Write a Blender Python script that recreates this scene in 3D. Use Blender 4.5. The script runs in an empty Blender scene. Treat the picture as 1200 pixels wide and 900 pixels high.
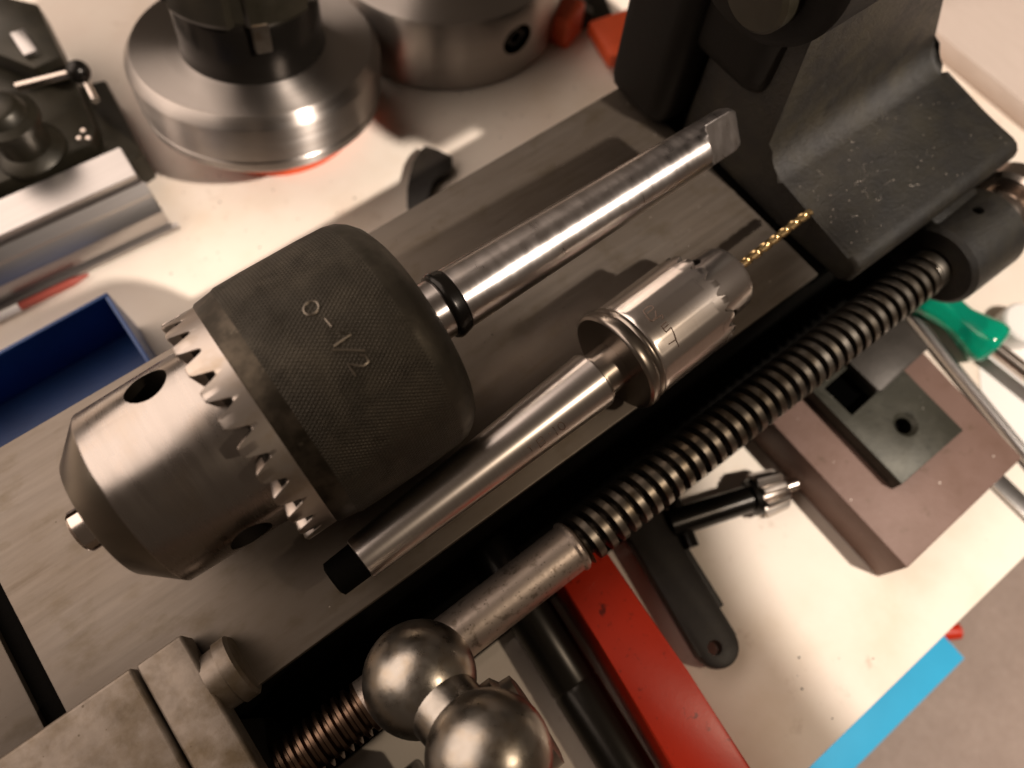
import bpy, bmesh, math, random
from mathutils import Vector, Matrix
import numpy as np

# ------------------------------------------------------------------ units: everything below is written in millimetres
S = 0.001
sc = bpy.context.scene
COL = sc.collection
random.seed(7)
V = Vector
PI = math.pi

# ------------------------------------------------------------------ camera
CAM_H = 220.0
R0 = ((0.79516356, -0.54409059, 0.26773184),
      (-0.60434371, -0.74733565, 0.27614871),
      (0.04983563, -0.38138544, -0.9230718))       # world <- camera (x right, y down, z forward)
CAM = V((0, 0, CAM_H))
FPX = 900.0

cd = bpy.data.cameras.new('camera')
cam = bpy.data.objects.new('camera', cd)
COL.objects.link(cam)
rot = Matrix(((R0[0][0], -R0[0][1], -R0[0][2]),
              (R0[1][0], -R0[1][1], -R0[1][2]),
              (R0[2][0], -R0[2][1], -R0[2][2])))
cam.matrix_world = Matrix.Translation(CAM * S) @ rot.to_4x4()
cd.sensor_width = 36.0
cd.lens = 27.0
cd.clip_start = 0.005
cd.clip_end = 50
cd.dof.use_dof = True
cd.dof.focus_distance = 0.200
cd.dof.aperture_fstop = 7.5
sc.camera = cam

# ------------------------------------------------------------------ world, lamps, exposure
w = bpy.data.worlds.new('World')
sc.world = w
w.use_nodes = True
bg = w.node_tree.nodes['Background']
bg.inputs['Color'].default_value = (1.0, 0.75, 0.56, 1)
bg.inputs['Strength'].default_value = 0.075

def lamp(name, kind, loc, target, power, color, **kw):
    ld = bpy.data.lights.new(name, kind)
    o = bpy.data.objects.new(name, ld)
    COL.objects.link(o)
    o.location = V(loc) * S
    o.rotation_euler = (V(target) - V(loc)).to_track_quat('-Z', 'Y').to_euler()
    ld.energy = power
    ld.color = color
    for k, v in kw.items():
        setattr(ld, k, v)
    return o

KEY = (262, -268, 464)
lamp('split_key_wide', 'SPOT', KEY, (132, 430, -60), 27, (1.0, 0.87, 0.765),
     shadow_soft_size=0.010, spot_size=math.radians(36), spot_blend=0.09)  # cone cut short: its edge stands in for an unseen person's shadow
lamp('split_key_side', 'SPOT', KEY, (300, -100, -60), 13.5, (1.0, 0.90, 0.80),
     shadow_soft_size=0.010, spot_size=math.radians(41.5), spot_blend=0.06)  # second cone added on the same lamp, leaving that shadow between the two
lamp('added_spill', 'POINT', KEY, (0, 0, 0), 3.0, (1.0, 0.80, 0.60), shadow_soft_size=0.010)  # weak bare source added at the lamp for glints on the balls
lamp('wall_bounce', 'AREA', (-420, 720, 640), (40, 80, 0), 13.0, (1.0, 0.82, 0.70),
     shape='RECTANGLE', size=1.35, size_y=1.15)  # area light standing in for the glow of the lit room wall

sc.view_settings.view_transform = 'Standard'
sc.view_settings.look = 'None'
sc.view_settings.exposure = 0
sc.view_settings.gamma = 1
sc.view_settings.use_curve_mapping = False
sc.render.engine = 'CYCLES'
sc.cycles.use_denoising = True
sc.cycles.max_bounces = 8
sc.cycles.caustics_reflective = False
sc.cycles.caustics_refractive = False

# ------------------------------------------------------------------ picking points on real surfaces
def ray(px, py):
    c = (px - 600.0, py - 450.0, FPX)
    return V(tuple(sum(R0[i][j] * c[j] for j in range(3)) for i in range(3)))

def at(px, py, z):
    r = ray(px, py)
    return CAM + r * ((z - CAM_H) / r.z)

def on_tube(px, py, A, d, r):
    """point of the near side of a tube (axis A, d; radius r)"""
    v = ray(px, py).normalized()
    w0 = CAM - A
    vp = v - d * v.dot(d)
    wp = w0 - d * w0.dot(d)
    a, b, c = vp.dot(vp), 2 * vp.dot(wp), wp.dot(wp) - r * r
    disc = max(b * b - 4 * a * c, 0.0)
    return CAM + v * ((-b - math.sqrt(disc)) / (2 * a))

# ------------------------------------------------------------------ scene-graph helpers
ORG = {}

def tag(o, label=None, cat=None, group=None, kind=None):
    if label: o['label'] = label
    if cat: o['category'] = cat
    if group: o['group'] = group
    if kind: o['kind'] = kind
    return o

def thing(name, label, cat, base, group=None):
    o = bpy.data.objects.new(name, None)
    o.empty_display_size = 0.01
    COL.objects.link(o)
    o.location = V(base) * S
    ORG[o] = V(base)
    return tag(o, label, cat, group)

def obj(name, bm, m, parent=None, smooth=35, label=None, cat=None, group=None, kind=None, base=None):
    me = bpy.data.meshes.new(name)
    bmesh.ops.recalc_face_normals(bm, faces=bm.faces)
    org = ORG[parent] if parent is not None else V(base or (0, 0, 0))
    for v in bm.verts:
        v.co = (v.co - org) * S
    bm.to_mesh(me)
    bm.free()
    for mm in (m if isinstance(m, (list, tuple)) else [m]):
        me.materials.append(mm)
    if smooth:
        for p in me.polygons:
            p.use_smooth = True
        me.set_sharp_from_angle(angle=math.radians(smooth))
    o = bpy.data.objects.new(name, me)
    COL.objects.link(o)
    if parent is not None:
        o.parent = parent
    else:
        o.location = org * S
    ORG[o] = org
    return tag(o, label, cat, group, kind)

def boolean(o, cutter, op='DIFFERENCE'):
    md = o.modifiers.new('cut', 'BOOLEAN')
    md.operation = op
    md.object = cutter
    md.solver = 'EXACT'
    bpy.context.view_layer.update()
    dg = bpy.context.evaluated_depsgraph_get()
    me = bpy.data.meshes.new_from_object(o.evaluated_get(dg))
    o.modifiers.clear()
    old = o.data
    nm = old.name
    o.data = me
    bpy.data.meshes.remove(old)
    me.name = nm
    cm = cutter.data
    bpy.data.objects.remove(cutter)
    bpy.data.meshes.remove(cm)
    for p in me.polygons:
        p.use_smooth = True
    me.set_sharp_from_angle(angle=math.radians(35))

# ------------------------------------------------------------------ mesh builders
def frame(d):
    d = V(d).normalized()
    a = V((0, 0, 1)) if abs(d.z) < 0.9 else V((1, 0, 0))
    e1 = (a - d * a.dot(d)).normalized()
    return d, e1, d.cross(e1)

def lathe(bm, prof, A, d, n=64, capped=True):
    """revolve (s, r) about an axis; UV = (arc length, s) in mm"""
    A = V(A)
    d, e1, e2 = frame(d)
    uv = bm.loops.layers.uv.get('UVMap') or bm.loops.layers.uv.new('UVMap')
    rings = []
    for s, r in prof:
        rings.append([bm.verts.new(A + d * s + (e1 * math.cos(2 * PI * i / n) + e2 * math.sin(2 * PI * i / n)) * r) for i in range(n)])
    acc = [0.0]
    for i in range(len(prof) - 1):
        acc.append(acc[-1] + math.hypot(prof[i + 1][0] - prof[i][0], prof[i + 1][1] - prof[i][1]))
    rm = max(r for s, r in prof)
    for k in range(len(prof) - 1):
        for i in range(n):
            j = (i + 1) % n
            f = bm.faces.new((rings[k][i], rings[k][j], rings[k + 1][j], rings[k + 1][i]))
            us = (i, i + 1, i + 1, i)
            ks = (k, k, k + 1, k + 1)
            for lp, u_, k_ in zip(f.loops, us, ks):
                lp[uv].uv = (u_ / n * 2 * PI * rm, acc[k_])
    if capped:
        if prof[0][1] > 1e-6: bm.faces.new(rings[0])
        if prof[-1][1] > 1e-6: bm.faces.new(rings[-1])
    return bm

def box(bm, x0, x1, y0, y1, z0, z1, bev=0.0, seg=2, rz=0.0, ctr=None):
    c = V(((x0 + x1) / 2, (y0 + y1) / 2, (z0 + z1) / 2))
    r = bmesh.ops.create_cube(bm, size=1.0)
    vs = r['verts']
    bmesh.ops.scale(bm, verts=vs, vec=(x1 - x0, y1 - y0, z1 - z0))
    if rz:
        bmesh.ops.rotate(bm, verts=vs, cent=(0, 0, 0), matrix=Matrix.Rotation(rz, 3, 'Z'))
    bmesh.ops.translate(bm, verts=vs, vec=c)
    if bev:
        es = list({e for v in vs for e in v.link_edges})
        bmesh.ops.bevel(bm, geom=es, offset=bev, segments=seg, profile=0.5, affect='EDGES')
    return bm

def prism(bm, pts, z0, z1, bev=0.0, seg=2):
    """vertical prism from plan points (x, y)"""
    lo = [bm.verts.new((p[0], p[1], z0)) for p in pts]
    hi = [bm.verts.new((p[0], p[1], z1)) for p in pts]
    fs = [bm.faces.new(lo[::-1]), bm.faces.new(hi)]
    n = len(pts)
    for i in range(n):
        j = (i + 1) % n
        fs.append(bm.faces.new((lo[i], lo[j], hi[j], hi[i])))
    if bev:
        es = list({e for f in fs for e in f.edges})
        bmesh.ops.bevel(bm, geom=es, offset=bev, segments=seg, profile=0.5, affect='EDGES')
    return bm

def extrude_x(bm, yz, x0, x1, bev=0.0, seg=2):
    a = [bm.verts.new((x0, p[0], p[1])) for p in yz]
    b = [bm.verts.new((x1, p[0], p[1])) for p in yz]
    fs = [bm.faces.new(a[::-1]), bm.faces.new(b)]
    n = len(yz)
    for i in range(n):
        j = (i + 1) % n
        fs.append(bm.faces.new((a[i], a[j], b[j], b[i])))
    if bev:
        es = list({e for f in fs[:2] for e in f.edges})
        bmesh.ops.bevel(bm, geom=es, offset=bev, segments=seg, profile=0.5, affect='EDGES')
    return bm

def tube(bm, pts, r, n=8, taper=None):
    pts = [V(p) for p in pts]
    rings = []
    for i, p in enumerate(pts):
        t = (pts[min(i + 1, len(pts) - 1)] - pts[max(i - 1, 0)])
        d, e1, e2 = frame(t)
        rr = taper[i] if taper else r
        rings.append([bm.verts.new(p + (e1 * math.cos(2 * PI * k / n) + e2 * math.sin(2 * PI * k / n)) * rr) for k in range(n)])
    for a, b in zip(rings, rings[1:]):
        for k in range(n):
            j = (k + 1) % n
            bm.faces.new((a[k], a[j], b[j], b[k]))
    bm.faces.new(rings[0]); bm.faces.new(rings[-1])
    return bm

def arc(cx, cy, r, a0, a1, n):
    return [(cx + r * math.cos(math.radians(a0 + (a1 - a0) * i / n)), cy + r * math.sin(math.radians(a0 + (a1 - a0) * i / n))) for i in range(n + 1)]

NB = bmesh.new

# ------------------------------------------------------------------ materials
def material(name, base, metal=0.0, rough=0.5, spec=0.5, coat=0.0, trans=0.0, aniso=0.0,
             blot=None, grain=None, bump=None, speck=None, scratch=None, rvar=None, coord='Object', knurl=None, ior=None):
    """blot: (scale_mm, colour, low, high)   grain: (scale vec per mm, colour, amount)   bump: (scale vec per mm, height mm)
       speck: (cell mm, colour, size)        rvar: (scale vec per mm, amount)"""
    m = bpy.data.materials.new(name)
    m.use_nodes = True
    nt = m.node_tree
    N, L = nt.nodes, nt.links
    b = N['Principled BSDF']
    b.inputs['Base Color'].default_value = (*base, 1)
    b.inputs['Metallic'].default_value = metal
    b.inputs['Roughness'].default_value = rough
    b.inputs['Specular IOR Level'].default_value = spec
    b.inputs['Coat Weight'].default_value = coat
    b.inputs['Transmission Weight'].default_value = trans
    if ior: b.inputs['IOR'].default_value = ior
    b.inputs['Anisotropic'].default_value = aniso
    if aniso:                                             # turning marks run round the part
        tg = N.new('ShaderNodeTangent'); tg.direction_type = 'UV_MAP'; tg.uv_map = 'UVMap'
        L.new(tg.outputs['Tangent'], b.inputs['Tangent'])
        b.inputs['Anisotropic Rotation'].default_value = 0.25
    tc = N.new('ShaderNodeTexCoord')

    def mapped(scale, src=None):
        mp = N.new('ShaderNodeMapping')
        src = src or coord
        k = 1000.0 if src == 'Object' else 1.0
        sv = (scale, scale, scale) if isinstance(scale, (int, float)) else scale
        mp.inputs['Scale'].default_value = [x * k for x in sv]
        L.new(tc.outputs[src], mp.inputs['Vector'])
        return mp.outputs['Vector']

    def noise(scale, detail=4, rg=0.55, src=None):
        t = N.new('ShaderNodeTexNoise')
        t.inputs['Scale'].default_value = 1.0
        t.inputs['Detail'].default_value = detail
        t.inputs['Roughness'].default_value = rg
        L.new(mapped(scale, src), t.inputs['Vector'])
        return t.outputs['Fac']

    def ramp(fac, lo, hi):
        r = N.new('ShaderNodeMapRange')
        r.inputs['From Min'].default_value = lo
        r.inputs['From Max'].default_value = hi
        L.new(fac, r.inputs['Value'])
        return r.outputs['Result']

    def mixc(fac, a, bcol, amount=1.0):
        x = N.new('ShaderNodeMix')
        x.data_type = 'RGBA'
        f = fac
        if amount != 1.0:
            mu = N.new('ShaderNodeMath'); mu.operation = 'MULTIPLY'
            L.new(fac, mu.inputs[0]); mu.inputs[1].default_value = amount
            f = mu.outputs[0]
        L.new(f, x.inputs['Factor'])
        if isinstance(a, tuple): x.inputs['A'].default_value = (*a, 1)
        else: L.new(a, x.inputs['A'])
        x.inputs['B'].default_value = (*bcol, 1)
        return x.outputs['Result']

    colr = base
    for bl in (blot if isinstance(blot, list) else [blot] if blot else []):
        sca, c2, lo, hi = bl[:4]
        sv = 1.0 / sca if isinstance(sca, (int, float)) else tuple(1.0 / q for q in sca)
        colr = mixc(ramp(noise(sv, 6, 0.6, 'Object'), lo, hi), colr, c2, bl[4] if len(bl) > 4 else 1.0)
    if grain:
        colr = mixc(ramp(noise(grain[0], 3, 0.6), 0.3, 0.7), colr, grain[1], grain[2])
    if speck:
        vo = N.new('ShaderNodeTexVoronoi')
        vo.inputs['Scale'].default_value = 1.0
        L.new(mapped(1.0 / speck[0], 'Object'), vo.inputs['Vector'])
        sep = N.new('ShaderNodeSeparateColor')
        L.new(vo.outputs['Color'], sep.inputs[0])
        mu = N.new('ShaderNodeMath'); mu.operation = 'MULTIPLY'
        L.new(sep.outputs[0], mu.inputs[0]); mu.inputs[1].default_value = speck[2]
        lt = N.new('ShaderNodeMath'); lt.operation = 'LESS_THAN'
        L.new(vo.outputs['Distance'], lt.inputs[0]); L.new(mu.outputs[0], lt.inputs[1])
        colr = mixc(lt.outputs[0], colr, speck[1], speck[3] if len(speck) > 3 else 0.8)
    if not isinstance(colr, tuple):
        L.new(colr, b.inputs['Base Color'])
    if rvar:
        f = noise(rvar[0], 5, 0.6)
        ma = N.new('ShaderNodeMapRange')
        ma.inputs['From Min'].default_value = 0.3; ma.inputs['From Max'].default_value = 0.7
        ma.inputs['To Min'].default_value = max(rough - rvar[1], 0.03); ma.inputs['To Max'].default_value = rough + rvar[1]
        L.new(f, ma.inputs['Value'])
        L.new(ma.outputs['Result'], b.inputs['Roughness'])
    last = None
    def addbump(h, dist, strength=1.0):
        nonlocal last
        bp = N.new('ShaderNodeBump')
        bp.inputs['Strength'].default_value = strength
        bp.inputs['Distance'].default_value = dist * S
        L.new(h, bp.inputs['Height'])
        if last is not None: L.new(last, bp.inputs['Normal'])
        last = bp.outputs['Normal']
    for bu in (bump if isinstance(bump, list) else [bump] if bump else []):
        addbump(noise(bu[0], 5, 0.65, bu[2] if len(bu) > 2 else None), bu[1])
    if knurl:                                             # fine crossed knurling rolled into the sleeve, worn in patches
        pitch, depth = knurl
        hs = []
        for sg in (1, -1):
            sp = N.new('ShaderNodeSeparateXYZ'); L.new(tc.outputs['UV'], sp.inputs[0])
            m1 = N.new('ShaderNodeMath'); m1.operation = 'MULTIPLY_ADD'
            L.new(sp.outputs['Y'], m1.inputs[0]); m1.inputs[1].default_value = sg * 0.62; L.new(sp.outputs['X'], m1.inputs[2])
            m2 = N.new('ShaderNodeMath'); m2.operation = 'MULTIPLY'
            L.new(m1.outputs[0], m2.inputs[0]); m2.inputs[1].default_value = 2 * PI / pitch
            m3 = N.new('ShaderNodeMath'); m3.operation = 'SINE'; L.new(m2.outputs[0], m3.inputs[0])
            hs.append(m3.outputs[0])
        mn = N.new('ShaderNodeMath'); mn.operation = 'MINIMUM'
        L.new(hs[0], mn.inputs[0]); L.new(hs[1], mn.inputs[1])
        wear = ramp(noise(1 / 16.0, 3, 0.5, 'Object'), 0.35, 0.62)
        sp = N.new('ShaderNodeSeparateXYZ'); L.new(tc.outputs['UV'], sp.inputs[0])
        # bands without knurling at both ends of the sleeve
        a1 = ramp(sp.outputs['Y'], knurl_lo, knurl_lo + 1.2); a2 = ramp(sp.outputs['Y'], knurl_hi, knurl_hi - 1.2)
        mm = N.new('ShaderNodeMath'); mm.operation = 'MULTIPLY'; L.new(a1, mm.inputs[0]); L.new(a2, mm.inputs[1])
        mw = N.new('ShaderNodeMath'); mw.operation = 'MULTIPLY'; L.new(mm.outputs[0], mw.inputs[0]); L.new(mn.outputs[0], mw.inputs[1])
        mx = N.new('ShaderNodeMath'); mx.operation = 'MULTIPLY_ADD'
        L.new(wear, mx.inputs[0]); mx.inputs[1].default_value = 0.6; mx.inputs[2].default_value = 0.4
        mz = N.new('ShaderNodeMath'); mz.operation = 'MULTIPLY'; L.new(mx.outputs[0], mz.inputs[0]); L.new(mw.outputs[0], mz.inputs[1])
        addbump(mz.outputs[0], depth)
    if last is not None:
        L.new(last, b.inputs['Normal'])
    return m

knurl_lo, knurl_hi = 6.5, 44.0
M = {}
M['table'] = material('table_paint', (0.80, 0.69, 0.595), rough=0.55, spec=0.3,
    blot=[(38, (0.70, 0.58, 0.45), 0.45, 0.75), (8, (0.42, 0.29, 0.20), 0.62, 0.76, 0.55), (2.0, (0.35, 0.25, 0.18), 0.68, 0.76, 0.5), (90, (0.84, 0.76, 0.66), 0.4, 0.6)],
    speck=(9, (0.25, 0.17, 0.11), 0.05, 0.6), bump=(0.15, 0.15))
M['wall'] = material('board_paint', (0.62, 0.52, 0.46), rough=0.8, spec=0.2,
    grain=((0.9, 0.06, 0.1), (0.52, 0.42, 0.36), 0.5), bump=((0.9, 0.05, 0.1), 0.5))
M['floor'] = material('floor_carpet', (0.42, 0.33, 0.285), rough=0.9, spec=0.2,
    blot=[(25, (0.36, 0.28, 0.24), 0.4, 0.7)], grain=(0.35, (0.33, 0.25, 0.21), 0.6), bump=(0.35, 1.2))
M['way'] = material('ground_steel', (0.155, 0.127, 0.101), metal=0.8, rough=0.45,
    blot=[((26, 4, 10), (0.075, 0.052, 0.028), 0.57, 0.74, 0.5), ((70, 45, 60), (0.18, 0.154, 0.130), 0.40, 0.65), ((14, 9, 10), (0.115, 0.09, 0.06), 0.52, 0.70, 0.7)],
    grain=((0.012, 3.0, 1.0), (0.130, 0.108, 0.086), 0.13), rvar=((0.03, 0.5, 0.9), 0.05),
    bump=[((0.02, 3.5, 2.0), 0.003), ((0.5, 0.5, 0.5), 0.010)], speck=(5, (0.05, 0.036, 0.02), 0.06, 0.7))
M['saddle'] = material('worn_cast_steel', (0.205, 0.170, 0.138), metal=0.6, rough=0.46, speck=(3.5, (0.07, 0.05, 0.03), 0.10, 0.7),
    blot=[(14, (0.095, 0.066, 0.034), 0.46, 0.66, 0.9), (4, (0.15, 0.115, 0.08), 0.48, 0.7, 0.6)],
    rvar=(0.15, 0.12), bump=[(0.5, 0.04), (2.5, 0.012)])
M['black'] = material('black_cast_paint', (0.0070, 0.0056, 0.0040), rough=0.52, spec=0.45,
    blot=[(12, (0.018, 0.0145, 0.008), 0.40, 0.70)], rvar=(0.5, 0.10),
    bump=[(1.1, 0.28), (3.0, 0.10), (0.12, 0.3)], speck=(1.2, (0.16, 0.14, 0.11), 0.10, 0.55))
M['black_plain'] = material('black_paint', (0.006, 0.0048, 0.0038), rough=0.6, spec=0.15, bump=(0.5, 0.1))
M['void'] = material('black_iron_and_shade', (0.0035, 0.003, 0.0025), rough=0.7, spec=0.03, bump=(0.4, 0.15))
M['steel'] = material('turned_steel', (0.56, 0.515, 0.485), metal=1, rough=0.31, aniso=0.6,
    grain=((0.02, 1.1, 1), (0.45, 0.405, 0.375), 0.3), rvar=((0.08, 0.3, 1), 0.05), bump=((0.02, 4.0, 1), 0.0012), coord='UV',
    blot=[(9, (0.42, 0.34, 0.265), 0.55, 0.75, 0.5)])
M['steel_bright'] = material('ground_bright_steel', (0.62, 0.54, 0.48), metal=1, rough=0.2,
    grain=((0.03, 2.0, 1), (0.54, 0.455, 0.39), 0.3), bump=((0.02, 6.0, 1), 0.0015), coord='UV')
M['body'] = material('chuck_body_steel', (0.385, 0.345, 0.315), metal=1, rough=0.28, aniso=0.6,
    grain=((0.015, 1.4, 1), (0.33, 0.29, 0.26), 0.3), rvar=((0.04, 0.3, 1), 0.05), bump=((0.02, 3.5, 1), 0.002), coord='UV',
    blot=[(12, (0.38, 0.29, 0.21), 0.5, 0.75, 0.4)])
M['cone'] = material('chuck_nose_steel', (0.20, 0.172, 0.135), metal=1, rough=0.3, aniso=0.4, bump=((0.02, 3.0, 1), 0.002), coord='UV')
M['sleeve'] = material('blackened_knurled_steel', (0.044, 0.038, 0.029), metal=0.6, rough=0.52, spec=0.3,
    blot=[(13, (0.068, 0.058, 0.043), 0.45, 0.70), (7, (0.025, 0.021, 0.015), 0.5, 0.7, 0.8)], rvar=(0.2, 0.08),
    bump=[(0.8, 0.02, 'Object'), (0.1, 0.15, 'Object')], knurl=(1.0, 0.12), coord='Object')
M['sleeve_worn'] = material('worn_sleeve_edge', (0.070, 0.056, 0.040), metal=0.8, rough=0.44,
    blot=[(6, (0.030, 0.024, 0.016), 0.38, 0.58), (4, (0.12, 0.10, 0.075), 0.62, 0.72, 0.7)], bump=[(0.9, 0.02), (0.15, 0.12)])
M['teeth'] = material('gear_ring_steel', (0.47, 0.42, 0.385), metal=1, rough=0.36,
    grain=((0.4, 0.03, 1), (0.42, 0.34, 0.26), 0.4), coord='UV', blot=[(7, (0.36, 0.28, 0.20), 0.5, 0.72, 0.7)])
M['chrome'] = material('bright_plated_steel', (0.74, 0.68, 0.64), metal=1, rough=0.27,
    grain=((0.02, 1.2, 1), (0.56, 0.47, 0.40), 0.3), bump=((0.02, 5.0, 1), 0.003), coord='UV')
M['arbor'] = material('satin_ground_arbor', (0.66, 0.61, 0.575), metal=1, rough=0.30, aniso=0.4,
    grain=((0.02, 1.2, 1), (0.50, 0.43, 0.38), 0.3), bump=((0.02, 5.0, 1), 0.002), coord='UV')
M['dark_ring'] = material('darkened_ring_steel', (0.30, 0.26, 0.225), metal=1, rough=0.30, bump=((0.02, 3.0, 1), 0.002), coord='UV')
M['oxide'] = material('black_oxide_steel', (0.012, 0.010, 0.008), metal=0.6, rough=0.26, bump=(0.8, 0.02))
M['gold'] = material('gold_coated_bit', (0.80, 0.56, 0.27), metal=1, rough=0.24, bump=(1.2, 0.02))
M['screw'] = material('leadscrew_steel', (0.225, 0.200, 0.170), metal=1, rough=0.37,
    blot=[(6, (0.14, 0.11, 0.075), 0.42, 0.70)], bump=(0.5, 0.01))
M['pit'] = material('pit_shade', (0.001, 0.001, 0.001), rough=0.9, spec=0.0)
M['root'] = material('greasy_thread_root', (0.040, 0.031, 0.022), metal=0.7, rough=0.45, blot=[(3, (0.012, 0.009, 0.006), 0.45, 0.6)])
M['shaft'] = material('pitted_shaft_steel', (0.50, 0.42, 0.36), metal=0.85, rough=0.40,
    blot=[(3.0, (0.13, 0.095, 0.065), 0.55, 0.66, 0.6)], speck=(1.1, (0.07, 0.05, 0.035), 0.25, 0.6), bump=(0.6, 0.06))
M['ball'] = material('polished_ball_steel', (0.35, 0.32, 0.282), metal=1, rough=0.32,
    blot=[(6, (0.36, 0.29, 0.21), 0.45, 0.7, 0.8)], rvar=(0.25, 0.08), bump=[(0.35, 0.05), (1.2, 0.01)])
M['copper'] = material('oily_fine_thread', (0.17, 0.11, 0.075), metal=1, rough=0.35)
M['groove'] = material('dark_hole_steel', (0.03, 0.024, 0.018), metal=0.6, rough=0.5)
M['ink'] = material('etched_mark', (0.16, 0.11, 0.085), metal=0.5, rough=0.6)
M['ink_light'] = material('stamped_mark', (0.21, 0.18, 0.145), metal=0.85, rough=0.4)
M['blue'] = material('blue_plastic', (0.020, 0.075, 0.26), rough=0.4, spec=0.5, blot=[(20, (0.015, 0.055, 0.20), 0.4, 0.7)], bump=(0.5, 0.05))
M['alu'] = material('aluminium', (0.45, 0.425, 0.41), metal=1.0, rough=0.33, grain=((0.02, 0.8, 0.8), (0.38, 0.355, 0.34), 0.5), bump=((0.03, 1.5, 1.5), 0.01))
M['vise'] = material('blackened_slide_steel', (0.026, 0.022, 0.014), metal=0.5, rough=0.40, blot=[(14, (0.015, 0.013, 0.008), 0.4, 0.7)], rvar=(0.1, 0.1), bump=(0.5, 0.06))
M['flange'] = material('faced_flange_steel', (0.44, 0.405, 0.378), metal=1, rough=0.38, aniso=0.95,
    grain=((0.006, 1.0, 1), (0.42, 0.36, 0.31), 0.5), rvar=((0.01, 0.6, 1), 0.04), bump=((0.006, 2.2, 1), 0.002), coord='UV')
M['block'] = material('brown_iron_block', (0.185, 0.115, 0.093), rough=0.55, spec=0.35, metal=0.1,
    blot=[(16, (0.155, 0.092, 0.07), 0.45, 0.7), (5, (0.10, 0.065, 0.04), 0.62, 0.75, 0.7)], speck=(6, (0.75, 0.66, 0.58), 0.06, 0.9), bump=[(0.35, 0.12), (1.4, 0.04)])
M['nut'] = material('grey_green_steel_plate', (0.036, 0.034, 0.024), rough=0.5, metal=0.35,
    blot=[(9, (0.055, 0.052, 0.039), 0.45, 0.7), (4, (0.022, 0.021, 0.015), 0.55, 0.7, 0.7)], speck=(4, (0.4, 0.37, 0.32), 0.08, 0.7), bump=(0.5, 0.08))
M['nut2'] = material('dark_grey_clamp_steel', (0.055, 0.047, 0.040), rough=0.5, metal=0.35,
    blot=[(8, (0.04, 0.034, 0.028), 0.45, 0.7)], speck=(3, (0.35, 0.32, 0.28), 0.08, 0.6), bump=(0.6, 0.08))
M['green'] = material('green_clear_plastic', (0.0, 0.40, 0.24), rough=0.12, spec=0.6, coat=0.3, trans=0.5, ior=1.45)
M['red'] = material('red_gloss_paint', (0.56, 0.030, 0.008), rough=0.33, spec=0.4, coat=0.1, blot=[(30, (0.48, 0.026, 0.007), 0.4, 0.7), (6, (0.10, 0.010, 0.006), 0.64, 0.70, 0.85), (2.5, (0.22, 0.015, 0.006), 0.64, 0.70, 0.6)], bump=(0.12, 0.06))
M['orange'] = material('orange_plastic', (0.75, 0.10, 0.025), rough=0.5, blot=[(14, (0.6, 0.075, 0.02), 0.4, 0.7)])
M['pencil'] = material('dull_red_lacquer', (0.34, 0.07, 0.05), rough=0.35)
M['cyan'] = material('light_blue_paint', (0.035, 0.42, 0.72), rough=0.6, spec=0.3, blot=[(30, (0.03, 0.38, 0.66), 0.4, 0.7)])
M['paper'] = material('white_paper', (0.86, 0.82, 0.78), rough=0.8, spec=0.2)
M['rubber'] = material('black_plastic', (0.014, 0.011, 0.009), rough=0.48, spec=0.4, blot=[(10, (0.022, 0.018, 0.013), 0.4, 0.7)], speck=(2.5, (0.12, 0.10, 0.07), 0.07, 0.6), bump=(0.7, 0.05))
M['spring'] = material('greasy_black_steel', (0.02, 0.017, 0.013), metal=0.5, rough=0.3)
M['swarf'] = material('metal_swarf', (0.50, 0.44, 0.38), metal=0.7, rough=0.45)
M['dust'] = material('dark_crumb', (0.05, 0.035, 0.025), rough=0.7)

TZ = -60.0

# ------------------------------------------------------------------ the setting
bm = NB(); box(bm, -420, 760, -85, 620, TZ - 22, TZ, 1.0)
obj('table', bm, M['table'], kind='structure', smooth=30, label='pale painted table top under the lathe')
bm = NB(); box(bm, -1500, 1500, -1800, 1800, -180, -170)
obj('floor', bm, M['floor'], kind='structure', smooth=0)

bm = NB(); box(bm, at(1145, 75, -49).x, 640, -60, 560, TZ + .1, -49, 1.2)
obj('grained_board', bm, M['wall'], label='pale board with fine grain lying on the table behind the black casting', cat='board', base=(420, 250, TZ))

# ------------------------------------------------------------------ the lathe
lathe_t = thing('lathe', 'small steel lathe with flat grey bed, black casting, long leadscrew and ball crank', 'lathe', (60, 85, TZ))

# bed
bm = NB(); box(bm, -84.2, 172.0, 36.8, 137.6, -2.6, 0, 0.4)
obj('bed_plate', bm, M['way'], lathe_t)
bm = NB(); box(bm, -240, -90.0, 36.8, 137.6, -2.6, 0, 0.4)
obj('bed_plate', bm, M['way'], lathe_t)
bm = NB(); box(bm, -240, 256, 37.2, 137.2, -52, -2.8, 0.6); box(bm, -240, 258, 10, 140, TZ, -52.2, 1.0)
obj('bed_casting', bm, M['void'], lathe_t)

# black casting: foot, tapered column, leg, barrel
bm = NB()
foot = [(60, 0.3), (31, 0.3), (28.2, 3.0), (27.6, 9.6), (28.2, 11.6), (30.0, 13.4), (32.6, 14.2), (65.5, 14.2)]
foot += arc(64.5, 26.0, 11.8, -78, -6, 6) + [(77.5, 40), (79.5, 62), (82, 84), (110, 84), (110, 0.3)]
extrude_x(bm, foot, 174.6, 259, 2.2, 4)
for v in bm.verts:                                         # the column narrows upwards on its far side
    if v.co.x > 240 and v.co.z > 22:
        v.co.x -= (v.co.z - 22) * 0.55
cast = obj('headstock_casting', bm, M['black'], lathe_t)
bm = NB(); box(bm, 164, 250, 112.5, 142, 0.2, 84, 7, 4); obj('casting_leg', bm, M['black_plain'], cast)
bm = NB(); box(bm, 170, 236, 84, 140, 34, 112, 9, 4); obj('casting_bridge', bm, M['black_plain'], cast)
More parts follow.
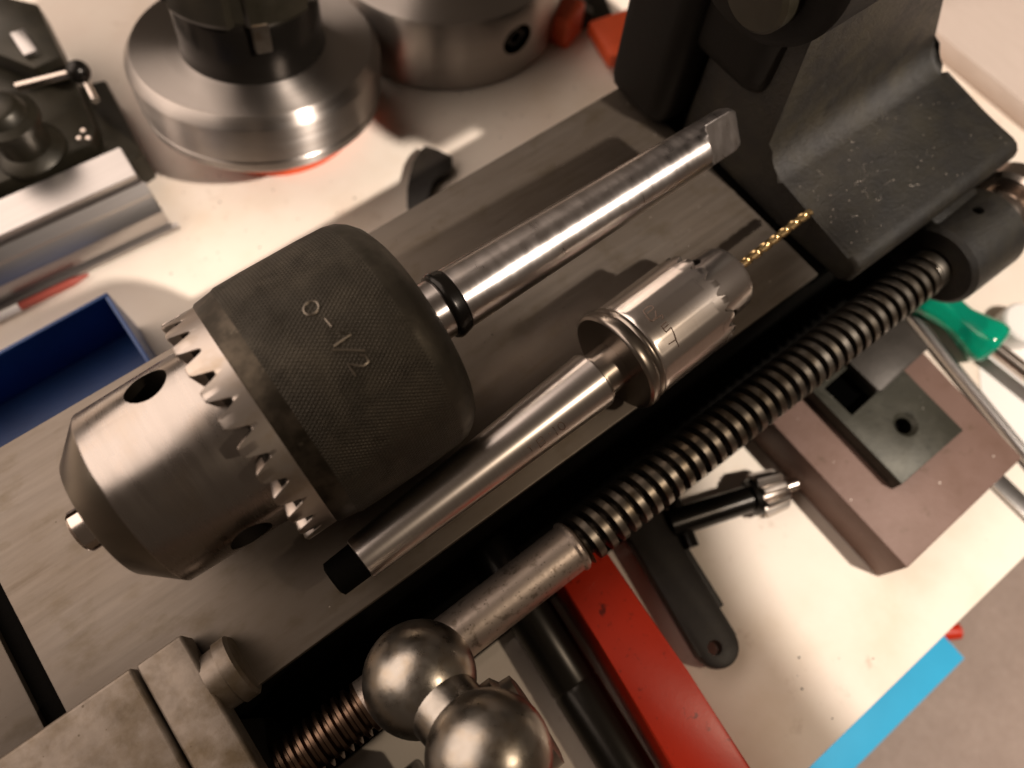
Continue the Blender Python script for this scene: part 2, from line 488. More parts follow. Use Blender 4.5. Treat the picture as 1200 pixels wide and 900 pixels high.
bm = NB(); lathe(bm, [(0, 25), (1.5, 27.5), (22, 27.5), (24, 25)], (158, 96, 92), (1, 0, 0), 64)
obj('barrel', bm, M['black_plain'], cast)
bm = NB(); lathe(bm, [(0, 4.5), (0, 9.0), (1.2, 10.2), (9, 10.2)], (151, 88.5, 84), (1, 0, 0), 40)
obj('spindle_nose', bm, M['vise'], cast)

# bearing boss with oil hole
bm = NB(); lathe(bm, [(0, 7.2), (0, 14.5), (1.5, 16.2), (27, 16.6), (28.5, 15.2), (28.5, 6.5)], (217, 16.5, -11), (1, 0, 0), 64, False)
box(bm, 219, 243, 20, 40, -12, 2.4, 1.5)
boss = obj('bearing_block', bm, M['black'], lathe_t)
c_ = at(1147, 246, 5.0)
cb = NB(); lathe(cb, [(-6, 1.9), (4, 1.9)], (c_.x, c_.y, 4.6), (0, 0, 1), 24); boolean(boss, obj('cut', cb, M['void']))
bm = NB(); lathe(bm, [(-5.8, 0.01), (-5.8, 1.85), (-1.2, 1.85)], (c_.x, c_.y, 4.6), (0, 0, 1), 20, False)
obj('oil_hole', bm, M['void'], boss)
bm = NB(); lathe(bm, [(0, 6), (0, 9.5), (1, 10.2), (5, 10.2), (5.8, 8), (8, 8), (8.5, 13.5), (10, 15), (17, 15), (18.5, 13.2), (18.5, 5)], (246.2, 16.5, -8), (1, 0, 0), 56)
obj('thrust_collar', bm, M['steel_bright'], lathe_t)

# leadscrew
LA = V((0, 16.5, -12.5))
bm = NB()
lathe(bm, [(-24, 7.4), (48.6, 7.7), (49.4, 8.35), (50.3, 8.35), (51.2, 7.6), (51.4, 6.0)], LA, (1, 0, 0), 48)
shaft = obj('leadscrew_shaft', bm, M['shaft'], lathe_t)
bm = NB()
pitch, rc, rr = 4.53, 8.25, 5.5
x0, x1, nper = 51.0, 213.0, 16
npt = 96
prof = [(0.0, rr), (0.33, rr), (0.39, rc - 0.18), (0.42, rc), (0.88, rc), (0.91, rc - 0.18), (0.985, rr)]
cols = []
turns = int((x1 - x0) / pitch) + 2
for k in range(npt + 1):
    a = 2 * PI * k / npt
    col = []
    for t in range(turns):
        for (u, r) in prof:
            x = x0 + (t + u - 1 + k / npt) * pitch
            r_ = r
            if x < x0 or x > x1:
                r_ = rr; x = min(max(x, x0), x1)
            col.append(bm.verts.new(LA + V((x, math.cos(a) * r_, math.sin(a) * r_))))
    cols.append(col)
for a_, b_ in zip(cols, cols[1:]):
    for i in range(len(a_) - 1):
        try:
            f = bm.faces.new((a_[i], b_[i], b_[i + 1], a_[i + 1]))
            f.material_index = 1 if i % 7 in (0, 1, 5, 6) else 0
        except ValueError: pass
bmesh.ops.remove_doubles(bm, verts=bm.verts, dist=1e-4)
bmesh.ops.dissolve_degenerate(bm, dist=1e-5, edges=bm.edges)
obj('leadscrew_thread', bm, [M['screw'], M['root']], lathe_t, smooth=28)
bm = NB(); lathe(bm, [(211.5, 5.9), (212.5, 7.6), (213.5, 7.9), (219, 7.9), (221.5, 6.7), (225, 6.5)], LA, (1, 0, 0), 40)
obj('leadscrew_journal', bm, M['screw'], lathe_t)
bm = NB()
prof2 = []
x = -70.0
while x < -22:
    prof2 += [(x, 5.9), (x + 0.6, 7.5), (x + 1.6, 7.5), (x + 2.2, 5.9)]
    x += 3.0
lathe(bm, prof2, LA, (1, 0, 0), 40)
obj('fine_thread', bm, M['copper'], lathe_t, smooth=25)

# saddle at the lower left
bm = NB(); box(bm, -240, -63.2, -60, 58.2, 1.0, 10.0, 1.2, 3)
sad = obj('saddle', bm, M['saddle'], lathe_t)
bm = NB(); box(bm, -62.4, -49.6, -60, 57.8, 0.6, 9.8, 1.0, 3)
obj('gib_strip', bm, M['saddle'], sad)
bm = NB(); lathe(bm, [(0, 8.0), (4.4, 8.2), (4.6, 8.9), (8.0, 8.9), (8.8, 8.0)], (-50.5, 43.5, 2.4), (1, 0, 0), 40)
obj('clamp_screw', bm, M['saddle'], sad)
bm = NB(); box(bm, -240, -49.9, -60, 33, -40, 0.4, 1.0)
obj('apron', bm, M['black_plain'], sad)
bm = NB(); box(bm, -52, -22, -52, -3, -44, -6, 1.5, 3)
obj('crank_bracket', bm, M['vise'], sad)

# ball crank
B1, B2 = at(492, 795, 12), at(573, 886, 26)
d12 = (B2 - B1).normalized()
crank_bm = NB()
lathe(crank_bm, [(0, 9.6), (8, 9.4), (16, 9.2), ((B2 - B1).length, 9.6)], B1, d12, 40)
crank = obj('ball_crank', crank_bm, M['ball'], lathe_t)
for c_, r in ((B1, 14.4), (B2, 14.7)):
    bm = NB(); bmesh.ops.create_uvsphere(bm, u_segments=48, v_segments=28, radius=r)
    bmesh.ops.translate(bm, verts=bm.verts, vec=c_)
    obj('ball', bm, M['ball'], crank, smooth=60)
bm = NB(); lathe(bm, [(0, 6), (0, 13.2), (1, 14.4), (4.5, 14.4), (5.2, 13.4), (6.0, 12.2), (9, 12.0), (9.5, 10)], at(612, 852, 12) + V((-5, 0, 0)), V((1, -0.05, 0.1)), 48)
obj('crank_hub', bm, M['ball'], crank)

# ------------------------------------------------------------------ large drill chuck
dA = V((1, -0.007, 0)).normalized()
CA = V((0, 85.388, 33.75))
chuck = thing('drill_chuck', 'large drill chuck with blackened knurled sleeve and tapered steel arbor, lying on the bed', 'drill chuck', (10, 85.4, 0))
bm = NB()
lathe(bm, [(-45.7, 5.0), (-45.8, 5.4), (-45.9, 15.9), (-45.6, 16.4), (-37.9, 23.7), (-37.4, 24.05), (-5, 25.2), (-5, 12.0)], CA, dA, 128, False)
bm.faces.ensure_lookup_table()
nn = 128
for i, f in enumerate(bm.faces):
    if i < 4 * nn: f.material_index = 1
body = obj('chuck_body', bm, [M['body'], M['cone']], chuck)
hp = on_tube(170, 452, CA, dA, 24.6)
hs = (hp - CA).dot(dA)
hv = (hp - CA - dA * hs).normalized()
for k in range(3):
    rv = Matrix.Rotation(2 * PI / 3 * k, 3, dA) @ hv
    cb = NB(); lathe(cb, [(9, 5.3), (30, 5.3)], CA + dA * hs, rv, 40)
    cut = obj('cut', cb, M['groove'])
    boolean(body, cut)
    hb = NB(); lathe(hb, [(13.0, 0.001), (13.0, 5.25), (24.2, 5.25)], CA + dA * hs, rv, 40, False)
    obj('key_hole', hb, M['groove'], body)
# jaws
for k in range(3):
    a0 = 0.5 + 2 * PI / 3 * k
    d_, e1, e2 = frame(dA)
    bm = NB()
    secs = [(-40, 1.0), (-51.4, 1.0), (-52.2, 0.86)]
    pr = [(0.5, 0.0)] + arc(0, 0, 5.6, -52, 52, 8)
    rings = []
    for s_, q in secs:
        ring = []
        for (u_, w_) in pr:
            ru = Matrix.Rotation(a0, 3, dA) @ (e1 * u_ * q + e2 * w_ * q)
            ring.append(bm.verts.new(CA + dA * s_ + ru))
        rings.append(ring)
    for A_, B_ in zip(rings, rings[1:]):
        for i in range(len(pr)):
            j = (i + 1) % len(pr)
            bm.faces.new((A_[i], A_[j], B_[j], B_[i]))
    bm.faces.new(rings[0]); bm.faces.new(rings[-1])
    obj('jaw', bm, M['steel_bright'], chuck)
# sleeve
bm = NB()
lathe(bm, [(-1.9, 26), (-1.9, 31.9), (-1.2, 32.5), (3.6, 33.2), (4.6, 33.6), (12, 33.75), (20, 33.75), (28, 33.75), (35, 33.55), (38, 32.9), (40.2, 31.6), (42.2, 29.6),
           (43.5, 27.0), (44.1, 24.0), (44.2, 18), (43.6, 7.0)], CA, dA, 160, False)
bm.faces.ensure_lookup_table()
for i, f in enumerate(bm.faces):
    if i < 3 * 160 or i >= 12 * 160: f.material_index = 1
sleeve = obj('knurled_sleeve', bm, [M['sleeve'], M['sleeve_worn']], chuck)
# gear ring
def gear_ring(A, d, s_root, s_tip, r_out, r_in, nt, depth, per=14, cone=3.0, phase=0.0):
    bm = NB()
    A = V(A); d_, e1, e2 = frame(d)
    uv = bm.loops.layers.uv.get('UVMap') or bm.loops.layers.uv.new('UVMap')
    n = nt * per
    rows = []
    for i in range(n):
        a = 2 * PI * i / n + phase
        u_ = (i % per) / per
        t = abs(u_ - 0.5) * 2                              # 1 at the tooth middle, 0 at the gap middle
        h = min(max((t - 0.08) / 0.60, 0.0), 1.0)
        h = h * h * (3 - 2 * h)
        dirv = e1 * math.cos(a) + e2 * math.sin(a)
        so = s_tip + (s_root - s_tip) * 0.0 + depth * (1 - h) * (1 if s_root > s_tip else -1)
        sg = 1 if s_root > s_tip else -1
        si = s_tip + sg * (0.35 * cone) + depth * 0.62 * (1 - h) * sg
        pts = [(s_root, r_out), ((s_root + so) / 2, r_out), (so + 0.35 * sg, r_out), (so, r_out - 0.35), (si, r_in), (s_root, r_in)]
        rows.append([bm.verts.new(A + d_ * s + dirv * r) for s, r in pts])
    for i in range(n):
        j = (i + 1) % n
        for k in range(len(rows[0]) - 1):
            f = bm.faces.new((rows[i][k], rows[j][k], rows[j][k + 1], rows[i][k + 1]))
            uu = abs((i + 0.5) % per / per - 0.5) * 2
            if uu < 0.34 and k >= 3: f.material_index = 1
            for lp, (ii, kk) in zip(f.loops, ((i, k), (i + 1, k), (i + 1, k + 1), (i, k + 1))):
                lp[uv].uv = (ii / n * 2 * PI * r_out, kk * 3.0)
    return bm
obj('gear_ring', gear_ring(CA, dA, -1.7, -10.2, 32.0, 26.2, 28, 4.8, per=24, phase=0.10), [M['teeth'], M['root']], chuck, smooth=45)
# arbor
bm = NB(); lathe(bm, [(40, 8.4), (45.2, 8.6), (45.8, 8.2), (47.0, 8.2), (47.4, 8.5), (52.3, 8.5)], CA, dA, 64)
obj('arbor_neck', bm, M['steel'], chuck)
bm = NB(); lathe(bm, [(51.6, 8.0), (51.8, 9.4), (52.6, 9.9), (53.6, 9.9), (56.0, 9.3), (56.2, 8.4)], CA, dA, 64)
obj('arbor_groove', bm, M['oxide'], chuck)
bm = NB()
uvl = bm.loops.layers.uv.new('UVMap')
d_, e1, e2 = frame(dA)
nrm = V((0, -0.80, 0.60))
nrm = (nrm - dA * nrm.dot(dA)).normalized()
secs = [(56.1, 8.3, 99), (56.5, 9.0, 99)] + [(57 + 3 * i, 9.0 - (9.0 - 7.25) * (3 * i / 88.0), 99) for i in range(30)]
secs += [(146.2, 7.2, 99), (147.6, 7.2, 5.2), (149.2, 7.15, 2.9), (150.0, 7.1, 2.65), (159.0, 7.0, 2.65), (161.2, 6.2, 2.6), (161.9, 5.4, 2.2)]
n = 72
rings = []
for s_, r, h in secs:
    ring = []
    for i in range(n):
        a = 2 * PI * i / n
        p = (e1 * math.cos(a) + e2 * math.sin(a)) * r
        k = p.dot(nrm)
        if abs(k) > h: p -= nrm * (k - math.copysign(h, k))
        ring.append(bm.verts.new(CA + dA * s_ + p))
    rings.append(ring)
for k in range(len(rings) - 1):
    for i in range(n):
        j = (i + 1) % n
        f = bm.faces.new((rings[k][i], rings[k][j], rings[k + 1][j], rings[k + 1][i]))
        for lp, (ii, kk) in zip(f.loops, ((i, k), (i + 1, k), (i + 1, k + 1), (i, k + 1))):
            lp[uvl].uv = (ii / n * 56.0, secs[kk][0])
bm.faces.new(rings[0]); bm.faces.new(rings[-1])
obj('tapered_arbor', bm, M['steel'], chuck, smooth=30)

def strokes(polys, A, d, rfun, r=0.28):
    bm = NB()
    for pl in polys:
        pts = []
        for (x, y) in pl:
            rad = rfun(0)
            p = on_tube(x, y, A, d, rad)
            for _ in range(3):
                s_ = (p - A).dot(d)
                p = on_tube(x, y, A, d, rfun(s_) + 0.02)
            pts.append(p)
        tube(bm, pts, r, 6)
    return bm
def ell(cx, cy, rx, ry, n=14, a=0):
    return [(cx + rx * math.cos(2 * PI * i / n) * math.cos(a) - ry * math.sin(2 * PI * i / n) * math.sin(a),
             cy + rx * math.cos(2 * PI * i / n) * math.sin(a) + ry * math.sin(2 * PI * i / n) * math.cos(a)) for i in range(n + 1)]
marks = [ell(365, 361, 9.5, 7.5, 16, -0.62), [(381, 373), (389, 383)], [(399, 389), (411, 392), (391, 406)], [(389, 410), (409, 410), (428, 411)],
         [(421, 416), (428, 417), (432, 424), (426, 429), (416, 428), (407, 426), (412, 434), (417, 441)]]
obj('size_mark', strokes(marks, CA, dA, lambda s: 33.75 if s < 28 else 33.4, 0.30), M['ink_light'], sleeve, label='stamped size marking 0-1/2')

# ------------------------------------------------------------------ small drill chuck
dB = V((1, 0.04, 0)).normalized()
SA = V((80, 48.098, 16.79))
small = thing('small_drill_chuck', 'small bright keyed drill chuck on a smooth arbor at the bed front edge', 'drill chuck', (90, 48, 0))
bm = NB()
lathe(bm, [(-82.9, 5.4), (-82.6, 5.9)] + [(-82 + 4 * i, 5.95 + (8.8 - 5.95) * (4 * i / 80.0)) for i in range(21)] + [(-1.6, 8.83), (-1.3, 8.6)], SA, dB, 64)
sarb = obj('arbor', bm, M['arbor'], small)
bm = NB(); lathe(bm, [(-91.5, 3.6), (-90.8, 4.9), (-82.8, 5.1)], SA, dB, 48); obj('arbor_end_shade', bm, M['void'], small)  # dark plug added where only soft shade lies past the arbor
bm = NB(); lathe(bm, [(-1.35, 7.0), (-1.3, 8.3), (-0.5, 8.3), (-0.4, 7.0), (9, 7.0)], SA, dB, 48)
obj('arbor_neck', bm, M['dark_ring'], small)
bm = NB()
lathe(bm, [(6.6, 5.8), (6.6, 15.4), (7.1, 16.1), (7.6, 16.3), (9.6, 16.3), (10.2, 15.9), (10.6, 15.6), (11.0, 15.4), (11.5, 15.7), (12.2, 15.75), (12.8, 15.4)], SA, dB, 96)
obj('back_ring', bm, M['dark_ring'], small)
bm = NB()
lathe(bm, [(12.6, 10), (12.6, 15.2), (13.2, 15.5)] + [(14 + 2.4 * i, 15.6) for i in range(10)] + [(36.2, 15.6)], SA, dB, 180, False)
for v in bm.verts:                                         # shallow lengthwise flutes
    q = v.co - SA; s_ = q.dot(dB); rv = q - dB * s_
    if 13.5 < s_ < 37 and rv.length > 14:
        a_ = math.atan2(rv.z, rv.y)
        v.co -= rv.normalized() * 0.13 * max(0.0, math.cos(12 * a_)) ** 0.6
sbody = obj('chuck_sleeve', bm, M['chrome'], small)
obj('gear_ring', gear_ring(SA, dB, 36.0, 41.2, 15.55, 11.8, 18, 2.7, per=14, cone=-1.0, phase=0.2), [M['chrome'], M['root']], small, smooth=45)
bm = NB(); lathe(bm, [(34, 11.7), (52.8, 11.0), (54.4, 10.3), (55.0, 9.2), (55.1, 2.6)], SA, dB, 80)
nose = obj('chuck_nose', bm, M['chrome'], small)
hp = on_tube(855, 368, SA, dB, 10.4); hs2 = (hp - SA).dot(dB); hv2 = (hp - SA - dB * hs2).normalized()
for k in range(3):
    rv = Matrix.Rotation(2 * PI / 3 * k, 3, dB) @ hv2
    cb = NB(); lathe(cb, [(4, 2.1), (14, 2.1)], SA + dB * 44.6, rv, 24)
    boolean(nose, obj('cut', cb, M['groove']))
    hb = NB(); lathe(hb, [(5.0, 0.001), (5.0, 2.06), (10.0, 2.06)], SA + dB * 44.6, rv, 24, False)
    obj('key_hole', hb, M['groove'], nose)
d_, e1, e2 = frame(dB)
for k in range(3):
    a0 = 0.2 + 2 * PI / 3 * k
    bm = NB()
    pr = [(1.2, 0.0)] + arc(0, 0, 2.6, -50, 50, 5)
    rings = []
    for s_ in (54.0, 56.8, 57.3):
        q = 1.0 if s_ < 57 else 0.85
        rings.append([bm.verts.new(SA + dB * s_ + Matrix.Rotation(a0, 3, dB) @ (e1 * u_ * q + e2 * w_ * q)) for (u_, w_) in pr])
    for A_, B_ in zip(rings, rings[1:]):
        for i in range(len(pr)):
            j = (i + 1) % len(pr); bm.faces.new((A_[i], A_[j], B_[j], B_[i]))
    bm.faces.new(rings[0]); bm.faces.new(rings[-1])
    obj('jaw', bm, M['steel_bright'], small)
# twist bit
bit = thing('twist_drill', 'thin gold twist drill bit held in the small bright chuck', 'drill bit', SA + dB * 60)
bm = NB()
ns, na, rb = 200, 36, 1.45
rings = []
for i in range(ns + 1):
    s_ = 61.0 + (94.3 - 61.0) * i / ns
    tw = 2 * PI * (s_ - 61) / 9.0
    tip = min(1.0, (94.3 - s_) / 1.1 + 0.05)
    fl = min(1.0, (s_ - 61.0) / 2.0)
    ring = []
    for k in range(na):
        a = 2 * PI * k / na
        c2 = math.cos(2 * a)
        r = rb * (1 - 0.30 * fl * max(0.0, (-c2 - 0.25) / 0.75) ** 0.8) * tip
        ring.append(bm.verts.new(SA + dB * s_ + (e1 * math.cos(a + tw) + e2 * math.sin(a + tw)) * r))
    rings.append(ring)
for A_, B_ in zip(rings, rings[1:]):
    for i in range(na):
        j = (i + 1) % na; bm.faces.new((A_[i], A_[j], B_[j], B_[i]))
bm.faces.new(rings[0]); bm.faces.new(rings[-1])
obj('fluted_bit', bm, M['gold'], bit, smooth=50)
bm = NB(); lathe(bm, [(56.2, 1.4), (61.2, 1.4)], SA, dB, 20)
obj('shank', bm, M['steel_bright'], bit)
z9 = lambda pl: [(730 + x / 9.0, 330 + y / 9.0) for x, y in pl]
mk = [z9([(212, 308), (262, 262), (305, 255), (325, 275), (300, 300), (255, 335)]), z9([(215, 315), (250, 365), (285, 408), (312, 415), (350, 372), (345, 310)]),
      z9([(312, 415), (390, 362), (414, 350), (425, 375), (412, 395)]), z9([(405, 470), (430, 505), (455, 535)]), z9([(405, 470), (458, 425)]),
      z9([(428, 500), (480, 450)]), z9([(455, 535), (508, 482)]), z9([(508, 482), (545, 560), (560, 612), (590, 690)]), z9([(485, 660), (560, 612)])]
obj('maker_mark', strokes(mk, SA, dB, lambda s: 15.6, 0.16), M['ink'], sbody)
zz = lambda pl: [(590 + x / 11.25, 470 + y / 11.25) for x, y in pl]
rarb = lambda s: 5.95 + (8.8 - 5.95) * (s + 82) / 80.0
mk = [zz(ell(765, 330, 55, 42, 12, 0.9)), zz([(640, 350), (655, 345), (715, 445)]), zz([(585, 440), (625, 415)]),
      zz([(430, 520), (490, 610)]), zz([(430, 520), (490, 465), (525, 490), (500, 530), (465, 560)]), zz([(465, 560), (530, 510), (560, 545), (490, 610)]), zz([(330, 600), (380, 660)]), zz([(310, 620), (360, 580)])]
obj('taper_mark', strokes(mk, SA, dB, rarb, 0.15), M['ink'], sarb)

# ------------------------------------------------------------------ things on the table behind the lathe
# collet chuck on its flange (leaning on a red disc)
cn = V((0.14, 0.112, 1)).normalized()
cc = CAM + (V((77.6, 259.7, -25.0)) - CAM) * 0.965
KS = 0.965
col_t = thing('collet_chuck', 'black collet chuck standing up on a broad bright steel flange', 'collet chuck', cc - cn * 27)
bm = NB(); lathe(bm, [(a_ * KS, b_ * KS) for a_, b_ in [(-27, 20), (-27, 49), (-25, 50.6), (-21.5, 50.9), (-20.6, 49.9), (-19.8, 51.2), (-5, 51.8), (-4.2, 51.6), (-0.3, 48.8), (0, 48.4), (0.02, 44), (0.04, 39), (0.06, 34), (0.08, 28)]], cc, cn, 144, False)
obj('flange', bm, M['flange'], col_t, smooth=25)
bm = NB(); lathe(bm, [(a_ * KS, b_ * KS) for a_, b_ in [(-0.5, 29), (0, 29.6), (1.0, 29.2), (4, 28.7), (21, 28.6), (24, 27.6), (24.2, 22)]], cc, cn, 96)
obj('chuck_body', bm, M['oxide'], col_t)
bm = NB()
d_, e1, e2 = frame(cn)
n = 96
secs = [(22.5, 25.0), (24.0, 30.5), (26.0, 31.5), (40.0, 31.5), (42, 30), (42, 18), (37, 14)]
rings = []
for s_, r in secs:
    ring = []
    for i in range(n):
        a = 2 * PI * i / n
        slot = (i % 16) < 3 and 23 < s_ < 41
        ring.append(bm.verts.new(cc + cn * s_ * KS + (e1 * math.cos(a + 1.02) + e2 * math.sin(a + 1.02)) * KS * (r - (2.6 if slot and r > 29 else 0))))
    rings.append(ring)
for A_, B_ in zip(rings, rings[1:]):
    for i in range(n):
        j = (i + 1) % n; bm.faces.new((A_[i], A_[j], B_[j], B_[i]))
bm.faces.new(rings[-1])
obj('collet_nut', bm, M['vise'], col_t, smooth=25)
pk = at(300, 36, 0.0)
bm = NB()
q = cc + cn * 20.5 * KS
vd = (pk - q); vd = (vd - cn * vd.dot(cn)).normalized(); vs_ = cn.cross(vd)
pts = [q + vd * a + vs_ * b + cn * c for c in (-5.5, 6) for (a, b) in ((26.5, -3.1), (30.9, -3.1), (30.9, 3.1), (26.5, 3.1))]
vv = [bm.verts.new(p) for p in pts]
for f in ((0, 1, 2, 3), (7, 6, 5, 4), (0, 4, 5, 1), (1, 5, 6, 2), (2, 6, 7, 3), (3, 7, 4, 0)): bm.faces.new([vv[i] for i in f])
bmesh.ops.bevel(bm, geom=list(bm.edges), offset=0.5, segments=2, affect='EDGES')
obj('drive_key', bm, M['screw'], col_t)
pz = cc - cn * 27 * KS
bm = NB(); lathe(bm, [(0, 30), (0, 38), (4, 38.5), (6, 38), (6, 20)], (pz.x + 6, pz.y + 7, TZ + 0.05), (0, 0, 1), 64)
for v in bm.verts:
    if v.co.z > TZ + 3:
        v.co.z = pz.z - ((v.co.x - pz.x) * cn.x + (v.co.y - pz.y) * cn.y) / cn.z - (0.15 if v.co.z > TZ + 5 else 1.5)
obj('red_stand', bm, M['orange'], label='red round stand under the tilted bright flange of the collet chuck', cat='stand', base=(pz.x, pz.y, TZ))

# jaw chuck
jc = thing('lathe_chuck', 'squat steel lathe chuck body lying flat on the table behind the bed', 'lathe chuck', (178.5, 264.5, TZ))
bm = NB(); lathe(bm, [(0, 40), (0, 55.2), (1.5, 56.2), (35.5, 56.4), (37.6, 55.0), (38.0, 53), (38.1, 40), (38.0, 22)], (178.5, 264.5, TZ + 0.05), (0, 0, 1), 128)
jb = obj('chuck_body', bm, M['flange'], jc, smooth=25)
hv = V((8.0, -56.0, 0)).normalized()
hp = V((178.5, 264.5, TZ + 22))
tgt = at(615, 60, TZ + 20) - hp; tgt.z = 0; hv = tgt.normalized()
cb = NB(); lathe(cb, [(40, 7.6), (70, 7.6)], hp, hv, 28); boolean(jb, obj('cut', cb, M['void']))
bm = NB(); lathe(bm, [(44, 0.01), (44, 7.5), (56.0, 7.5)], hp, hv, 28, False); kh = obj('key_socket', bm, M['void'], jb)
bm = NB(); sd = hv.cross(V((0, 0, 1)))
for (a, b) in ((1, 1), (1, -1), (-1, -1), (-1, 1)):
    pass
lathe(bm, [(47, 5.6), (54.5, 5.6), (54.6, 3.6), (50, 3.4), (50, 0.01)], hp, hv, 4, False)
obj('square_socket', bm, M['oxide'], jb, smooth=0)

# orange block and hardware behind the jaw chuck
bm = NB(); c_ = at(652, 6, -45); box(bm, c_.x - 8, c_.x + 8, c_.y - 12, c_.y + 10, TZ + .1, -42, 2, 3, rz=0.35)
obj('orange_box', bm, M['orange'], label='small orange plastic box right behind the steel lathe chuck', cat='box', base=(c_.x, c_.y, TZ))
p = [at(690, 25, -48), at(740, 8, -48), at(748, 60, -48), at(716, 66, -48)]
bm = NB(); prism(bm, [(q.x, q.y) for q in p], TZ + 4.1, -48, 1.0)
obj('orange_case', bm, M['orange'], label='orange case partly hidden behind the black casting', cat='case', base=(p[0].x, p[0].y, TZ + 4))
bm = NB(); c_ = at(681, 22, -52); lathe(bm, [(0, 4.0), (0, 6.4), (5, 6.4), (5.4, 4), (16, 3.8), (17, 2.8)], (c_.x, c_.y, TZ + 7), V((0.55, 0.83, 0)), 6)
obj('hex_bolt', bm, M['vise'], label='dark hex bolt lying between the two orange boxes', cat='bolt', base=(c_.x, c_.y, TZ), smooth=25)
bm = NB(); c_ = at(672, 4, -52); lathe(bm, [(0, 3), (0, 6.2), (1, 6.8), (6, 6.8), (7, 6.2), (7, 3)], (c_.x, c_.y, TZ + .1), V((0, 0, 1)), 24)
obj('washer', bm, M['paper'], label='small white spacer ring on the table beside the orange box', cat='spacer', base=(c_.x, c_.y, TZ))
p = at(700, 2, -50)
bm = NB(); box(bm, p.x - 14, p.x + 10, p.y - 3, p.y + 14, TZ + .1, TZ + 3.9, 0.8, rz=-0.4)
obj('steel_strip', bm, M['vise'], label='dark steel offcut flat on the table under the orange case', cat='offcut', base=(p.x, p.y, TZ))

# black curved piece behind the bed
outer = [(479, 262), (477, 240), (477, 222), (480, 205), (484, 190), (490, 178), (498, 170), (512, 174)]
inner = [(530, 183), (530, 192), (527, 199), (519, 201), (511, 206), (505, 214), (502, 226), (501, 262)]
zt = -54
bm = NB(); prism(bm, [(at(x, y, zt).x, at(x, y, zt).y) for x, y in outer + inner][::-1], TZ + .1, zt, 0.6)
obj('clamp_jaw', bm, M['rubber'], label='black curved jaw piece sticking out behind the steel bed', cat='jaw piece', base=(at(495, 220, TZ).x, at(495, 220, TZ).y, TZ))

# black machine slide, top left
sl = thing('machine_slide', 'black machine slide with ball lever and stepped clamp post, at table back corner', 'machine slide', (-20, 290, TZ))
p = [at(123, 93, -44), at(168, 180, -44), at(152, 190, -44), at(-60, 262, -44), at(-110, 150, -44)]
bm = NB(); prism(bm, [(q.x, q.y) for q in p][::-1], TZ + .1, -44, 1.0)
obj('base_plate', bm, M['vise'], sl)
p = [at(48, 10, -36), at(78, 70, -36), at(112, 150, -36), at(108, 168, -36), at(-50, 235, -36), at(-90, 60, -36)]
bm = NB(); prism(bm, [(q.x, q.y) for q in p][::-1], -43.8, -36, 1.0)
obj('slide_block', bm, M['vise'], sl)
p = [at(44, 4, -26), at(72, 66, -26), at(40, 80, -26), at(-60, 40, -26), at(-60, -20, -26)]
bm = NB(); prism(bm, [(q.x, q.y) for q in p][::-1], -35.8, -26, 1.0)
obj('clamp_block', bm, M['vise'], sl)
p = [at(30, 36, -25), at(46, 62, -25), at(30, 68, -25), at(13, 42, -25)]
bm = NB(); prism(bm, [(q.x, q.y) for q in p][::-1], -25.8, -23.5, 0.4)
obj('bright_plate', bm, M['alu'], sl)
c_ = at(38, 178, -36)
bm = NB(); lathe(bm, [(0, 13.5), (2, 13.5), (3.5, 12), (5, 9.5), (16, 9.5), (17, 12), (20, 12), (21.5, 9), (25, 7.5), (26, 6)], (c_.x, c_.y, -35.9), (0, 0, 1), 40)
obj('clamp_post', bm, M['vise'], sl)
b1 = at(92, 84, -22); b0 = at(20, 102, -24)
bm = NB(); tube(bm, [b0, b1], 1.8, 12); lev = obj('ball_lever', bm, M['steel_bright'], sl)
bm = NB(); bmesh.ops.create_uvsphere(bm, u_segments=28, v_segments=18, radius=4.5); bmesh.ops.translate(bm, verts=bm.verts, vec=b1)
obj('ball', bm, M['oxide'], lev, smooth=60)
b1 = at(112, 118, -33); b0 = at(100, 96, -33)
bm = NB(); tube(bm, [b0, b1], 1.6, 12); obj('lock_pin', bm, M['steel_bright'], sl)
for q in ((93, 163), (104, 163), (98, 154)):
    c_ = at(*q, -35.5)
    bm = NB(); lathe(bm, [(-0.4, 1.3), (0.5, 1.3), (0.9, 0.8)], c_, (0, 0, 1), 12); obj('screw_head', bm, M['steel_bright'], sl)

# stepped aluminium bar
bar = thing('aluminium_bar', 'stepped silver aluminium bar with a long groove lying beside the black slide', 'metal bar', (-60, 225, TZ))
zb = -34.0
a0, a1 = at(0, 233, zb), at(140, 172, zb)
bd = V((a1.x - a0.x, a1.y - a0.y, 0)).normalized(); bnorm = V((bd.y, -bd.x, 0))
def barp(o_, h, x0_, x1_, name, m, par):
    yz = o_
    bm = NB()
    A_ = [bm.verts.new(V((a1.x, a1.y, 0)) + bd * x0_ + bnorm * u_ + V((0, 0, z_))) for u_, z_ in yz]
    B_ = [bm.verts.new(V((a1.x, a1.y, 0)) + bd * x1_ + bnorm * u_ + V((0, 0, z_))) for u_, z_ in yz]
    bm.faces.new(A_); bm.faces.new(B_[::-1])
    for i in range(len(yz)):
        j = (i + 1) % len(yz); bm.faces.new((A_[i], A_[j], B_[j], B_[i]))
    bmesh.ops.bevel(bm, geom=list(bm.edges), offset=0.3, segments=2, affect='EDGES')
    return obj(name, bm, m, par)
barp([(0, TZ + .1), (0, zb), (16.0, zb), (16.0, TZ + .1)], 0, -150, 0.0, 'top_rail', M['alu'], bar)
barp([(16.1, TZ + .1), (16.1, zb - 4.5), (17.4, zb - 4.5), (17.4, zb - 3.5), (20.6, zb - 7.5), (20.6, zb - 9.0), (24.4, zb - 14.0), (24.9, zb - 15.2), (24.9, TZ + .1)], 0, -150, 1.5, 'grooved_rail', M['alu'], bar)
